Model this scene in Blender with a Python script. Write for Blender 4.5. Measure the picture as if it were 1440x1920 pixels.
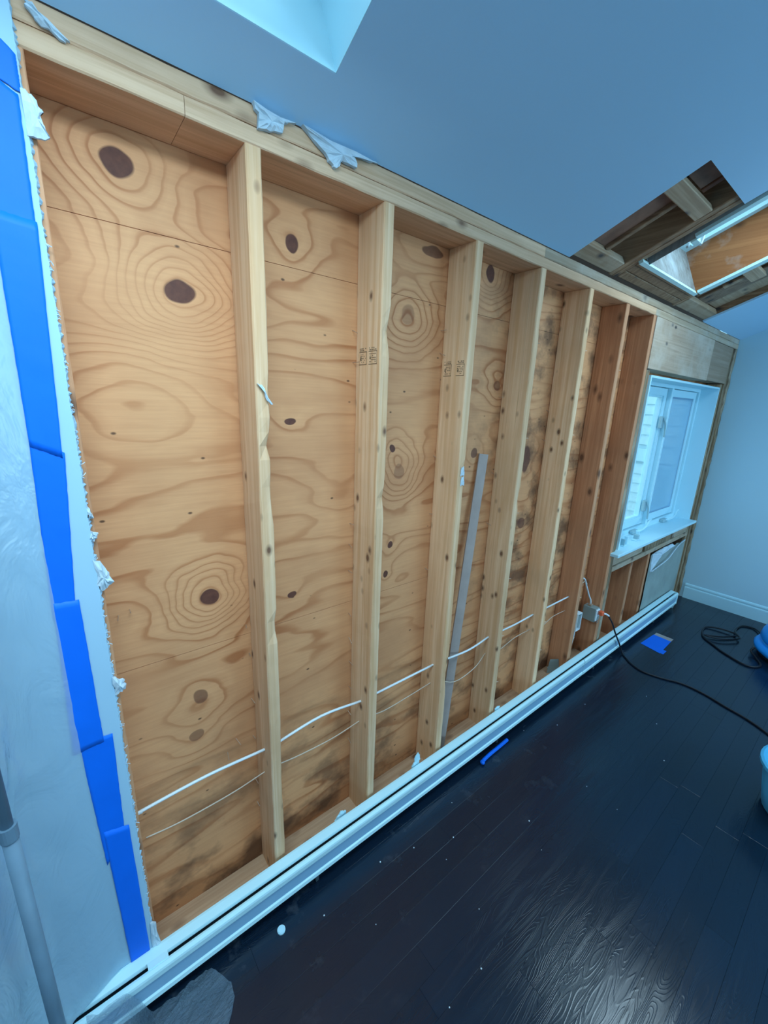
import bpy, bmesh, math, random
from mathutils import Vector, Matrix, noise
C = bpy.context.scene
for o in list(bpy.data.objects): bpy.data.objects.remove(o)
random.seed(7)
COL = C.collection

# ------------------------------------------------------------------ camera
cam = bpy.data.cameras.new('camera'); camo = bpy.data.objects.new('camera', cam); COL.objects.link(camo)
cam.sensor_fit = 'VERTICAL'; cam.sensor_height = 36.0; cam.sensor_width = 27.0
cam.lens = 768.195*36/1920
cam.clip_start = .02; cam.clip_end = 200
R = ((.78355692, -.62031434, .0353366), (.13104424, .22058862, .9665237), (.60734336, .75269568, -.25413236))
mw = Matrix.Identity(4)
for i in range(3):
    mw[i][0] = R[0][i]; mw[i][1] = R[1][i]; mw[i][2] = -R[2][i]
mw.translation = (-.05457, -1.07267, 1.74886)
camo.matrix_world = mw
C.camera = camo

# ------------------------------------------------------------------ world, lights, exposure
w = bpy.data.worlds.new('overcast_sky'); C.world = w; w.use_nodes = True
bg = w.node_tree.nodes['Background']
bg.inputs[0].default_value = (.58, .84, 1.0, 1); bg.inputs[1].default_value = 2.5
def area(name, loc, target, sx, sy, power, col=(.60, .85, 1.0)):
    l = bpy.data.lights.new(name, 'AREA'); l.shape = 'RECTANGLE'; l.size = sx; l.size_y = sy; l.energy = power; l.color = col
    o = bpy.data.objects.new(name, l); COL.objects.link(o); o.location = loc
    o.rotation_euler = (Vector(target)-Vector(loc)).to_track_quat('-Z', 'Y').to_euler(); return o
# added lamp hung below the near skylight to brighten the stud wall
area('skylight_fill', (.05, -.74, 2.46), (.05, -.73, 1.0), .90, .50, 25)
area('far_skylight_fill', (2.64, -.86, 2.72), (2.40, -.40, 1.2), .62, .34, 12)  # second added lamp, for the dim bays toward the window
# added lamp behind the viewpoint, standing in for daylight from unseen rear windows
area('rear_window_fill', (3.4, -4.3, 1.8), (3.9, 0, 1.8), 2.4, 1.8, 70, (.42, .76, 1.0))
C.view_settings.view_transform = 'Standard'; C.view_settings.look = 'None'
C.view_settings.exposure = 0.0; C.view_settings.gamma = 1.0
C.view_settings.use_curve_mapping = False

# ------------------------------------------------------------------ material helpers
class NT:
    def __init__(s, name):
        s.m = bpy.data.materials.new(name); s.m.use_nodes = True
        s.t = s.m.node_tree; s.t.nodes.clear()
        s.out = s.t.nodes.new('ShaderNodeOutputMaterial')
    def n(s, typ, ins=None, **kw):
        nd = s.t.nodes.new('ShaderNode'+typ)
        for k, v in kw.items(): setattr(nd, k, v)
        for k, v in (ins or {}).items():
            sock = nd.inputs[k]
            if isinstance(v, bpy.types.NodeSocket): s.t.links.new(v, sock)
            elif v is not None:
                if hasattr(sock.default_value, '__len__') and not hasattr(v, '__len__'): v = (v,)*len(sock.default_value)
                if hasattr(sock.default_value, '__len__') and len(sock.default_value) == 4 and len(v) == 3: v = (*v, 1)
                sock.default_value = v
        return nd
    def math(s, op, a, b=None, c=None, clamp=False):
        d = {0: a}
        if b is not None: d[1] = b
        if c is not None: d[2] = c
        return s.n('Math', d, operation=op, use_clamp=clamp).outputs[0]
    def mix(s, f, a, b, blend='MIX'):
        nd = s.n('Mix', {0: f}, data_type='RGBA', blend_type=blend)
        for sock, v in ((nd.inputs[6], a), (nd.inputs[7], b)):
            if isinstance(v, bpy.types.NodeSocket): s.t.links.new(v, sock)
            else: sock.default_value = (*v[:3], 1)
        return nd.outputs[2]
    def ramp(s, f, stops, interp='LINEAR'):
        nd = s.n('ValToRGB', {0: f}); cr = nd.color_ramp; cr.interpolation = interp
        while len(cr.elements) > 1: cr.elements.remove(cr.elements[-1])
        for i, (p, c) in enumerate(stops):
            e = cr.elements[0] if i == 0 else cr.elements.new(p)
            e.position = p; c = (c,)*3 if not hasattr(c, '__len__') else c; e.color = (*c[:3], 1)
        return nd.outputs[0]
    def pos(s): return s.n('NewGeometry').outputs['Position']
    def scl(s, v, sc, loc=(0, 0, 0)):
        return s.n('Mapping', {0: v, 1: loc, 3: sc}).outputs[0]
    def noise(s, v, scale, detail=3, rough=.5, dist=0):
        return s.n('TexNoise', {'Vector': v, 'Scale': scale, 'Detail': detail, 'Roughness': rough, 'Distortion': dist}).outputs[0]
    def bump(s, h, strength=.3, dist=.002):
        return s.n('Bump', {'Height': h, 'Strength': strength, 'Distance': dist}).outputs[0]
    def bsdf(s, col, rough=.6, spec=.4, normal=None, metal=0, **kw):
        b = s.n('BsdfPrincipled', {'Base Color': col, 'Roughness': rough, 'Specular IOR Level': spec, 'Metallic': metal})
        if normal is not None: s.t.links.new(normal, b.inputs['Normal'])
        for k, v in kw.items(): b.inputs[k].default_value = v
        return b.outputs[0]
    def fres(s, normal=None):
        # same reflectance from either side of a thin pane
        bf = s.n('NewGeometry').outputs['Backfacing']
        ior = s.math('MULTIPLY_ADD', bf, 1/1.45-1.45, 1.45)
        return s.n('Fresnel', {'IOR': ior, 'Normal': normal}).outputs[0]
    def done(s, sh):
        s.t.links.new(sh, s.out.inputs[0]); return s.m

def plain(name, col, rough=.6, spec=.4, var=.08, vs=6, metal=0, bump=0, bs=80, **kw):
    t = NT(name); p = t.pos()
    n = t.noise(p, vs, 4)
    c = t.mix(n, tuple(x*(1-var) for x in col), tuple(min(1, x*(1+var)) for x in col))
    nm = t.bump(t.noise(p, bs, 3), bump, .002) if bump else None
    return t.done(t.bsdf(c, rough, spec, nm, metal, **kw))

def wood(name, light, dark, axis, knotcol, rough=.62, knot=.10, dirt=None, dirtcol=(.25, .25, .24), ks=(11, 11, 6)):
    """framing timber: streaky grain along `axis`, small knots, tone different from piece to piece"""
    t = NT(name); p = t.pos()
    rnd = t.n('ObjectInfo').outputs['Random']
    off = t.n('CombineXYZ', {0: t.math('MULTIPLY', rnd, 13.7), 1: t.math('MULTIPLY', rnd, 7.3), 2: t.math('MULTIPLY', rnd, 29.1)}).outputs[0]
    p = t.n('VectorMath', {0: p, 1: off}, operation='ADD').outputs[0]
    st = [58, 58, 58]; st[axis] = 1.6
    k = list(ks); k[axis], k[2] = k[2], k[axis]
    g = t.noise(t.scl(p, st), 1.0, 5, .6, .4)
    st2 = [16, 16, 16]; st2[axis] = .9
    g2 = t.noise(t.scl(p, st2), 1.0, 2, .5, .6)
    blot = t.noise(p, 5, 4)
    c = t.mix(t.ramp(g, [(.38, 0), (.60, 1)]), light, dark)
    hair = t.noise(t.scl(p, [3*q if i != axis else .8 for i, q in enumerate(st)], (5, 3, 1)), 1.0, 2, .5)
    c = t.mix(t.ramp(hair, [(.66, 0), (.74, .45)]), c, tuple(x*.5 for x in dark))
    c = t.mix(t.math('MULTIPLY', t.ramp(g2, [(.42, 0), (.62, 1)]), .45), c, tuple((a+b)/2.3 for a, b in zip(light, dark)))
    c = t.mix(t.math('MULTIPLY', t.ramp(blot, [(.5, 0), (.75, 1)]), .25), c, tuple(x*.72 for x in dark))
    tone = t.math('MULTIPLY_ADD', rnd, .26, .84)
    c = t.mix(1.0, c, t.n('CombineColor', {0: tone, 1: tone, 2: tone}).outputs[0], 'MULTIPLY')
    v = t.n('TexVoronoi', {'Vector': t.scl(p, k), 'Scale': 1.0}).outputs[0]
    v = t.math('ADD', v, t.math('MULTIPLY', t.math('SUBTRACT', g2, .5), .12))
    c = t.mix(t.ramp(v, [(knot*.8, .95), (knot*1.3, .5), (knot*2.3, 0)]), c, knotcol)
    if dirt:
        d = t.noise(p, 3.2, 5, .6)
        c = t.mix(t.ramp(d, [(.62-.25*dirt, 0), (.80-.25*dirt, 1)]), c, dirtcol)
    nm = t.bump(g, .22, .002)
    return t.done(t.bsdf(c, rough, .3, nm))

def knot_group():
    g = bpy.data.node_groups.new('knot', 'ShaderNodeTree')
    for nm, ty in (('P', 'NodeSocketVector'), ('X', 'NodeSocketFloat'), ('Z', 'NodeSocketFloat'), ('A', 'NodeSocketFloat'), ('B', 'NodeSocketFloat'), ('S', 'NodeSocketFloat')):
        g.interface.new_socket(nm, in_out='INPUT', socket_type=ty)
    for nm in ('bump', 'dark'): g.interface.new_socket(nm, in_out='OUTPUT', socket_type='NodeSocketFloat')
    N = g.nodes; L = g.links
    gi = N.new('NodeGroupInput'); go = N.new('NodeGroupOutput')
    def m(op, a, b=None, clamp=False):
        n = N.new('ShaderNodeMath'); n.operation = op; n.use_clamp = clamp
        for i, v in enumerate((a, b)):
            if v is None: continue
            if isinstance(v, bpy.types.NodeSocket): L.new(v, n.inputs[i])
            else: n.inputs[i].default_value = v
        return n.outputs[0]
    sp = N.new('ShaderNodeSeparateXYZ'); L.new(gi.outputs['P'], sp.inputs[0])
    dx = m('DIVIDE', m('SUBTRACT', sp.outputs[0], gi.outputs['X']), gi.outputs['A'])
    dz = m('DIVIDE', m('SUBTRACT', sp.outputs[2], gi.outputs['Z']), gi.outputs['B'])
    r2 = m('ADD', m('MULTIPLY', dx, dx), m('MULTIPLY', dz, dz))
    r = m('SQRT', r2)
    L.new(m('MULTIPLY', m('POWER', 2.718, m('MULTIPLY', r2, -.055)), gi.outputs['S']), go.inputs['bump'])
    L.new(m('MULTIPLY', m('SUBTRACT', 1.18, r), 6.0, True), go.inputs['dark'])
    return g
KG = knot_group()

# (x, z, half width, half height, ring strength, dark?)
KNOTS = [(.131, 2.241, .027, .026, 4.2, 1), (.239, 2.002, .033, .026, 8.5, 1), (.25, 1.165, .026, .022, 7.5, 1),
         (.548, 2.182, .020, .021, 2.0, 1), (.995, 2.062, .030, .030, 5.0, .35), (.531, 1.687, .017, .010, 1.0, 1),
         (.945, 1.59, .012, .014, 1.2, 1), (.986, 1.495, .024, .028, 5.5, .4), (.522, 1.099, .015, .010, .9, 1),
         (1.432, 2.281, .026, .030, 5, 1), (.20, .84, .020, .022, 1.6, .7), (.18, .70, .020, .018, 1.4, .6),
         (.955, 1.20, .012, .012, 1.2, 1), (.94, 1.075, .012, .014, 1.6, 1), (1.10, 2.285, .05, .016, 2.0, .8),
         (1.43, 1.55, .02, .02, 1.8, .8), (1.85, 1.50, .035, .06, 2.0, .9), (1.88, 1.15, .03, .03, 2.0, .8),
         (1.55, 1.85, .02, .02, 2.2, .6), (.12, 1.72, .04, .03, -2.0, 0), (.70, 1.42, .03, .02, 1.5, 0)]
def plywood(name):
    t = NT(name); p = t.pos()
    sep = t.n('SeparateXYZ', {0: p}); 
    n1 = t.noise(t.scl(p, (.85, 1, 4.4)), 1.0, 2, .45, .25)
    n2 = t.noise(t.scl(p, (3.5, 1, 14)), 1.0, 2, .5)
    h = t.math('MULTIPLY_ADD', n1, 7.5, t.math('MULTIPLY', sep.outputs[2], 7.5))
    h = t.math('MULTIPLY_ADD', n2, .9, h)
    dark = None; soft = None
    wob = t.n('VectorMath', {0: p, 1: t.scl(t.n('TexNoise', {'Vector': p, 'Scale': 14.0, 'Detail': 1}).outputs[1], (.022, .022, .022), (-.011, -.011, -.011))}, operation='ADD').outputs[0]
    for (x, z, a, b, s, d) in KNOTS:
        k = t.n('Group', None); k.node_tree = KG
        t.t.links.new(wob, k.inputs['P'])
        for key, v in zip('XZABS', (x, z, a, b, s)): k.inputs[key].default_value = v
        h = t.math('ADD', h, k.outputs['bump'])
        if d > 0:
            dd = t.math('MULTIPLY', k.outputs['dark'], d)
            dark = dd if dark is None else t.math('MAXIMUM', dark, dd)
    f = t.math('FRACT', h)
    ring = t.ramp(f, [(0, .15), (.45, .0), (.72, .25), (.86, .95), (.93, 1), (1, .15)])
    fine = t.noise(t.scl(p, (5, 1, 120)), 1.0, 3, .6)
    blot = t.noise(t.scl(p, (2.2, 1, 3.6)), 1.0, 4, .55)
    amp = t.ramp(t.noise(p, 2.6, 2), [(.32, .25), (.62, .9)])
    c = t.mix(t.math('MULTIPLY', ring, amp), (.76, .38, .18), (.44, .15, .052))
    c = t.mix(t.math('MULTIPLY', t.ramp(fine, [(.4, 0), (.7, 1)]), .22), c, (.50, .20, .085))
    c = t.mix(t.math('MULTIPLY', t.ramp(blot, [(.42, 0), (.68, 1)]), .42), c, (.46, .19, .085))
    # dark streaks nearer the window; wet stains plus painted shade towards the sole plate
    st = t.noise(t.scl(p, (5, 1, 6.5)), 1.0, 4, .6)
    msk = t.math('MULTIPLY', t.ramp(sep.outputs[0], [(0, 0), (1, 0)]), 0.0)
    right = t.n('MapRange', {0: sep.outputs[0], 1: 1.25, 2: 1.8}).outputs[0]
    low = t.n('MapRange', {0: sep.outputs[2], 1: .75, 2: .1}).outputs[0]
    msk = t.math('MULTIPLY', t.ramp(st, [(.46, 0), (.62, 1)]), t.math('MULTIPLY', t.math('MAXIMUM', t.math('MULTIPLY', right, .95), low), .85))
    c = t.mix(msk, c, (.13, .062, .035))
    pits = t.n('TexVoronoi', {'Vector': t.scl(p, (9, 1, 16)), 'Scale': 1.0}).outputs[0]
    c = t.mix(t.ramp(pits, [(.035, .9), (.07, 0)]), c, (.10, .045, .025))
    c = t.mix(dark, c, t.mix(t.noise(p, 60, 2), (.075, .028, .022), (.19, .07, .042)))
    nm = t.bump(t.math('ADD', fine, t.math('MULTIPLY', ring, .5)), .18, .002)
    return t.done(t.bsdf(c, .6, .3, nm))

def floor_mat(name):
    t = NT(name); p = t.pos()
    rnd = t.n('ObjectInfo').outputs['Random']
    off = t.n('CombineXYZ', {0: t.math('MULTIPLY', rnd, 31.0), 1: 0.0, 2: 0.0}).outputs[0]
    q = t.n('VectorMath', {0: p, 1: off}, operation='ADD').outputs[0]
    n1 = t.noise(t.scl(q, (2.0, 14, 1)), 1.0, 2, .5, .3)
    f = t.math('FRACT', t.math('MULTIPLY', n1, 34))
    g = t.ramp(f, [(0, 0), (.5, .3), (.8, 1), (1, 0)])
    pores = t.noise(t.scl(q, (14, 260, 1)), 1.0, 3, .6)
    dust = t.math('MULTIPLY', t.ramp(t.noise(p, 7, 5, .65), [(.60, 0), (.80, 1)]),
                  t.n('MapRange', {0: t.n('SeparateXYZ', {0: p}).outputs[1], 1: -.55, 2: -.1}).outputs[0])
    scr = t.ramp(t.noise(t.scl(p, (3, 60, 1), (3, 1, 0)), 1.0, 2), [(.70, 0), (.80, 1)])
    tone = t.math('MULTIPLY_ADD', rnd, .3, .85)
    c = t.mix(1.0, (.005, .014, .030), t.n('CombineColor', {0: tone, 1: tone, 2: tone}).outputs[0], 'MULTIPLY')
    c = t.mix(t.math('MULTIPLY', dust, .22), c, (.30, .34, .38))
    c = t.mix(t.math('MULTIPLY', scr, .05), c, (.30, .32, .34))
    rough = t.math('MULTIPLY_ADD', t.noise(p, 5, 4), .12, .15)
    h = t.math('ADD', t.math('MULTIPLY', g, .8), t.math('MULTIPLY', pores, .7))
    nm = t.bump(h, .13, .0014)
    return t.done(t.bsdf(c, rough, .55, nm))

def film(name, trans, col=(.72, .88, .95), rough=.25, wr=30, ws=.5, stretch=(1, 1, 1)):
    t = NT(name); p = t.pos()
    nm = t.bump(t.noise(t.scl(p, stretch), wr, 4, .6, 1.0), ws, .01)
    d = t.n('BsdfDiffuse', {0: col, 'Normal': nm}).outputs[0]
    tl = t.n('BsdfTranslucent', {0: col, 'Normal': nm}).outputs[0]
    gl = t.n('BsdfGlossy', {0: (1, 1, 1), 'Roughness': rough, 'Normal': nm}).outputs[0]
    tr = t.n('BsdfTransparent').outputs[0]
    a = t.n('MixShader', {0: .5, 1: d, 2: tl}).outputs[0]
    a = t.n('MixShader', {0: trans, 1: a, 2: tr}).outputs[0]
    fr = t.fres(nm)
    return t.done(t.n('MixShader', {0: fr, 1: a, 2: gl}).outputs[0])

def glass(name):
    t = NT(name)
    gl = t.n('BsdfGlossy', {0: (1, 1, 1), 'Roughness': .02}).outputs[0]
    tr = t.n('BsdfTransparent', {0: (.92, .97, .97)}).outputs[0]
    fr = t.fres()
    return t.done(t.n('MixShader', {0: fr, 1: tr, 2: gl}).outputs[0])

STUD_L, STUD_D, KN = (.95, .64, .40), (.80, .46, .24), (.16, .072, .04)
M = {}
M['stud'] = wood('framing_timber_upright', STUD_L, STUD_D, 2, KN, knot=.085, ks=(15, 15, 9))
M['studr'] = wood('framing_timber_red', (.66, .33, .175), (.50, .22, .11), 2, KN)
M['plate'] = wood('framing_timber_level', (.76, .50, .32), (.60, .36, .21), 0, KN)
M['plateg'] = wood('weathered_plate', (.60, .47, .34), (.45, .33, .22), 0, (.12, .08, .06), dirt=.4, dirtcol=(.54, .48, .40))
M['rafter'] = wood('weathered_rafter', (.46, .29, .17), (.26, .145, .08), 1, (.05, .04, .04), dirt=.25, dirtcol=(.42, .31, .22))
M['rafterd'] = wood('dark_rafter', (.34, .13, .06), (.22, .075, .035), 1, (.03, .02, .02))
M['gable'] = wood('pale_blocking', (.60, .43, .29), (.44, .29, .18), 0, (.08, .07, .07), dirt=.35, dirtcol=(.60, .48, .36))
M['deck'] = wood('grey_roof_board', (.34, .22, .14), (.20, .12, .075), 1, (.05, .04, .04), dirt=.3, dirtcol=(.34, .25, .18))
M['header'] = wood('grey_header', (.60, .44, .32), (.46, .32, .22), 0, (.06, .05, .05), knot=.07, dirt=.6, dirtcol=(.60, .49, .39))
M['headerb'] = wood('brown_grey_header', (.48, .35, .25), (.38, .26, .17), 0, (.06, .06, .07), knot=.05)
M['jamb'] = wood('rough_shim_wood', (.42, .30, .18), (.15, .10, .055), 2, (.04, .03, .02), dirt=.35, dirtcol=(.44, .36, .26))
M['shaftwood'] = wood('orange_shaft_board', (.46, .18, .065), (.36, .125, .04), 1, (.10, .04, .02), dirt=.42, dirtcol=(.50, .44, .40))
M['shaftgrey'] = wood('mud_smeared_board', (.36, .38, .38), (.24, .24, .23), 2, (.16, .14, .14), dirt=.6, dirtcol=(.46, .52, .55), ks=(8, 8, 20))
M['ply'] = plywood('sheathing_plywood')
M['floor'] = floor_mat('dark_stained_oak')
M['sub'] = plain('floor_underside', (.012, .013, .016), .5)
M['ceil'] = plain('ceiling_paint', (.44, .70, .93), .9, .1, .02, 2)
M['gyp'] = plain('gypsum_core', (.62, .68, .72), .9, .1, .1, 40, bump=.5, bs=300)
M['white'] = plain('white_paint', (.52, .82, .93), .45, .4, .03, 4)
M['wall'] = plain('wall_paint', (.48, .72, .84), .85, .15, .02, 3)
M['dry'] = plain('drywall_face', (.38, .60, .76), .85, .15, .02, 6)
M['paper'] = plain('torn_paper', (.54, .66, .74), .9, .1, .25, 35, bump=.8, bs=70)
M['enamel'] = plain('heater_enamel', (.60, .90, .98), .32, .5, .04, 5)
M['hard'] = plain('window_hardware', (.30, .48, .54), .4, .5)
M['screen'] = film('insect_screen', .52, (.12, .36, .58), .5, 200, .1)
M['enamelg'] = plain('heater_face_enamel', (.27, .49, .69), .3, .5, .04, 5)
M['fin'] = plain('heater_fins', (.10, .14, .16), .5, .4, .3, 90, metal=.4)
M['tape'] = plain('blue_masking_tape', (.0, .155, .82), .55, .3, .10, 9, bump=.25, bs=40)
M['film'] = film('milky_polythene', .26, wr=9, ws=.9, stretch=(1, 1, .6), col=(.58, .78, .88))
M['film2'] = film('clear_polythene', .60, (.40, .58, .74), .07, 16, 1.0, (1, 9, 9))
M['steel'] = plain('dull_steel_tube', (.13, .22, .30), .45, .4, .3, 9)
M['cable'] = plain('white_cable_jacket', (.75, .84, .88), .45)
M['wire'] = plain('beige_bell_wire', (.62, .52, .42), .5)
M['black'] = plain('black_rubber', (.012, .014, .02), .42)
M['orange'] = plain('orange_plug', (.90, .16, .06), .4)
M['boxg'] = plain('grey_box', (.27, .33, .32), .5, .4)
M['nail'] = plain('bright_nail', (.55, .42, .32), .4, .5, metal=.6)
M['ink'] = plain('faded_stamp_ink', (.23, .15, .09), .9, .1, .4, 200)
M['kraft'] = plain('grey_building_paper', (.30, .36, .34), .8, .2, .28, 7, bump=.6, bs=12)
M['lath'] = plain('grey_weathered_lath', (.40, .35, .33), .7, .3, .2, 14)
M['blue'] = plain('bright_blue_plastic', (.01, .33, 1.0), .35)
M['lblue'] = plain('pale_blue_plastic', (.08, .50, .85), .4)
M['glass'] = glass('window_glass')
M['siding'] = plain('siding_paint', (.55, .80, .86), .7)
M['bead'] = plain('corner_bead', (.60, .86, .88), .5, .4, .1, 60)
M['foil'] = plain('dusty_insulation', (.30, .16, .11), .8, .3, .6, 14, bump=1, bs=14)
M['dark'] = plain('dark_void', (.02, .016, .014), .9)
M['ground'] = plain('paved_yard', (.42, .44, .45), .9, .1, .3, 3)
M['roofing'] = plain('roof_sheet', (.08, .06, .05), .9)
M['crumb'] = plain('plaster_crumb', (.70, .80, .85), .9)

# ------------------------------------------------------------------ object helpers
def tag(o, label=None, cat=None, group=None, kind=None):
    for k, v in (('label', label), ('category', cat), ('group', group), ('kind', kind)):
        if v: o[k] = v
    return o
WL = {}
def place(o, loc, parent):
    base = WL.get(parent.name, Vector()) if parent else Vector()
    o.location = Vector(loc)-base; o.parent = parent; WL[o.name] = Vector(loc)
def empty(name, loc, label=None, cat=None, group=None, kind=None):
    o = bpy.data.objects.new(name, None); COL.objects.link(o); o.empty_display_size = .05
    place(o, loc, None); return tag(o, label, cat, group, kind)
def obj(name, bm, mat, parent=None, label=None, cat=None, group=None, kind=None, smooth=False):
    bmesh.ops.recalc_face_normals(bm, faces=bm.faces)
    xs = [v.co for v in bm.verts]
    mn = Vector([min(c[i] for c in xs) for i in range(3)]); mx = Vector([max(c[i] for c in xs) for i in range(3)])
    org = Vector(((mn.x+mx.x)/2, (mn.y+mx.y)/2, mn.z))
    for v in bm.verts: v.co -= org
    me = bpy.data.meshes.new(name); bm.to_mesh(me); bm.free()
    me.materials.append(M[mat] if isinstance(mat, str) else mat)
    if smooth:
        for p in me.polygons: p.use_smooth = True
    o = bpy.data.objects.new(name, me); COL.objects.link(o); place(o, org, parent)
    return tag(o, label, cat, group, kind)
def box(bm, x0, x1, y0, y1, z0, z1, f=None):
    vs = [Vector((x, y, z)) for z in (z0, z1) for y in (y0, y1) for x in (x0, x1)]
    if f: vs = [f(v) for v in vs]
    v = [bm.verts.new(c) for c in vs]
    for q in ((0, 1, 3, 2), (4, 6, 7, 5), (0, 4, 5, 1), (2, 3, 7, 6), (0, 2, 6, 4), (1, 5, 7, 3)): bm.faces.new([v[i] for i in q])
    return bm
def B(*a, f=None, bev=0):
    bm = bmesh.new(); box(bm, *a, f=f)
    if bev: bmesh.ops.bevel(bm, geom=bm.edges[:], offset=bev, segments=1, affect='EDGES')
    return bm
def lum(x0, x1, y0, y1, z0, z1, axis, r=.003, n=14, jit=.0008, chips=(), seed=0, f=None):
    """a sawn timber with eased edges, slightly uneven along its length"""
    rs = random.Random(seed); bm = bmesh.new()
    lo = [x0, y0, z0]; hi = [x1, y1, z1]
    a, b = [i for i in range(3) if i != axis]
    prof = []
    for (u, v) in ((0, 0), (1, 0), (1, 1), (0, 1)):
        cu = (lo[a], hi[a])[u]; cv = (lo[b], hi[b])[v]
        du = r if u == 0 else -r; dv = r if v == 0 else -r
        pts = [(cu, cv+dv), (cu+du, cv)]
        if (u, v) in ((1, 0), (0, 1)): pts.reverse()
        prof += [(p, (u, v)) for p in pts]
    rings = []
    for i in range(n+1):
        s = lo[axis]+(hi[axis]-lo[axis])*i/n
        ring = []
        for (p, q), cr in prof:
            c = [0, 0, 0]; c[axis] = s; c[a] = p; c[b] = q
            if 0 < i < n:
                c[a] += rs.uniform(-jit, jit); c[b] += rs.uniform(-jit, jit)
                for (cs, ccr, cw, cd) in chips:
                    if ccr == cr and abs(s-cs) < cw:
                        k = cd*(1-abs(s-cs)/cw)
                        c[a] += k*(1 if cr[0] == 0 else -1); c[b] += k*(1 if cr[1] == 0 else -1)
            c = Vector(c); ring.append(bm.verts.new(f(c) if f else c))
        rings.append(ring)
    m = len(prof)
    for i in range(n):
        for j in range(m):
            bm.faces.new((rings[i][j], rings[i][(j+1) % m], rings[i+1][(j+1) % m], rings[i+1][j]))
    bm.faces.new(rings[0]); bm.faces.new(rings[-1])
    return bm
def tube(pts, r, seg=8, sub=6, caps=True):
    """round tube along a smooth curve through pts"""
    P = [Vector(p) for p in pts]; Q = []
    for i in range(len(P)-1):
        p0 = P[max(i-1, 0)]; p1 = P[i]; p2 = P[i+1]; p3 = P[min(i+2, len(P)-1)]
        for k in range(sub):
            t = k/sub
            Q.append(.5*((2*p1)+(p2-p0)*t+(2*p0-5*p1+4*p2-p3)*t*t+(-p0+3*p1-3*p2+p3)*t**3))
    Q.append(P[-1]); bm = bmesh.new(); rings = []; up = None
    for i, q in enumerate(Q):
        d = (Q[min(i+1, len(Q)-1)]-Q[max(i-1, 0)]).normalized()
        if up is None: up = d.orthogonal().normalized()
        up = (up-d*up.dot(d)).normalized(); sd = d.cross(up)
        rings.append([bm.verts.new(q+r*(math.cos(2*math.pi*j/seg)*up+math.sin(2*math.pi*j/seg)*sd)) for j in range(seg)])
    for i in range(len(rings)-1):
        for j in range(seg): bm.faces.new((rings[i][j], rings[i][(j+1) % seg], rings[i+1][(j+1) % seg], rings[i+1][j]))
    if caps: bm.faces.new(rings[0]); bm.faces.new(rings[-1])
    return bm
def extr(prof, x0, x1, n=1):
    """closed YZ profile extruded along X"""
    bm = bmesh.new(); rings = []
    for i in range(n+1):
        x = x0+(x1-x0)*i/n
        rings.append([bm.verts.new((x, y, z)) for y, z in prof])
    m = len(prof)
    for i in range(n):
        for j in range(m): bm.faces.new((rings[i][j], rings[i][(j+1) % m], rings[i+1][(j+1) % m], rings[i+1][j]))
    bm.faces.new(rings[0]); bm.faces.new(rings[-1]); return bm
def sheet(poly, t):
    """thin closed profile from an open YZ line, t thick"""
    out = []
    for i, (y, z) in enumerate(poly):
        a = poly[max(i-1, 0)]; b = poly[min(i+1, len(poly)-1)]
        d = Vector((b[0]-a[0], b[1]-a[1])).normalized(); out.append((y+d.y*t, z-d.x*t))
    return list(poly)+out[::-1]
def grid(nu, nv, fn, thick=0, name=None):
    bm = bmesh.new()
    V = [[bm.verts.new(fn(i/nu, j/nv)) for j in range(nv+1)] for i in range(nu+1)]
    for i in range(nu):
        for j in range(nv): bm.faces.new((V[i][j], V[i+1][j], V[i+1][j+1], V[i][j+1]))
    if thick:
        bmesh.ops.recalc_face_normals(bm, faces=bm.faces)
        bmesh.ops.solidify(bm, geom=bm.faces[:], thickness=thick)
    return bm
def flake(poly, y0, y1, seed, bulge=.006):
    """ragged flake: XZ outline, thickness from y0 to y1, crumpled"""
    rs = random.Random(seed); bm = bmesh.new(); P = []
    for i in range(len(poly)):
        a = Vector(poly[i]); b = Vector(poly[(i+1) % len(poly)])
        for k in range(3): P.append(a.lerp(b, k/3)+Vector((rs.uniform(-.003, .003), rs.uniform(-.003, .003))))
    cx = sum(p.x for p in P)/len(P); cz = sum(p.y for p in P)/len(P)
    f = [bm.verts.new((p.x, y0+rs.uniform(-bulge, bulge)*.5, p.y)) for p in P]
    mid = [bm.verts.new((cx+(p.x-cx)*.5, y0-rs.uniform(0, bulge), cz+(p.y-cz)*.5)) for p in P]
    c = bm.verts.new((cx, y0-rs.uniform(0, bulge), cz))
    bk = [bm.verts.new((p.x, y1, p.y)) for p in P]
    n = len(P)
    for i in range(n):
        j = (i+1) % n
        bm.faces.new((f[i], f[j], mid[j], mid[i])); bm.faces.new((mid[i], mid[j], c)); bm.faces.new((f[j], f[i], bk[i], bk[j]))
    bm.faces.new(bk[::-1]); return bm

# ------------------------------------------------------------------ the setting: floor
XR = 4.65; XL = -3.0; YB = -4.5; D = .1325
A22 = math.radians(22); SL = math.tan(A22); SN, CS = math.sin(A22), math.cos(A22); ZC = 2.388
def cf(v):
    """(x, distance from the wall, height off the ceiling's underside) -> world"""
    return Vector((v.x, -v.y+SN*v.z, ZC+SL*v.y+CS*v.z))
fl = obj('floor', B(XL, XR+.1, YB, .15, -.06, -.018), 'sub', kind='structure')
pw = .083
for r in range(17):
    y1 = -.003-r*pw+.075; y0 = y1-pw
    x = -1.0-random.uniform(0, .8)
    while x < XR:
        L = random.uniform(.5, 1.7); x1 = min(x+L, XR-.002)
        if x1-x > .05:
            h = random.uniform(-.0002, .0002)
            bm = B(x+.0002, x1-.0002, y0+.0002, y1-.0002, -.018, h, bev=.0003)
            obj('floor_plank', bm, 'floor', fl)
        x += L
yb = -.003-16*pw+.075-pw
obj('floor_boards', B(XL, XR, YB, yb, -.018, 0), 'floor', fl, label='dark boards behind the viewpoint', kind='stuff')
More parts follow.
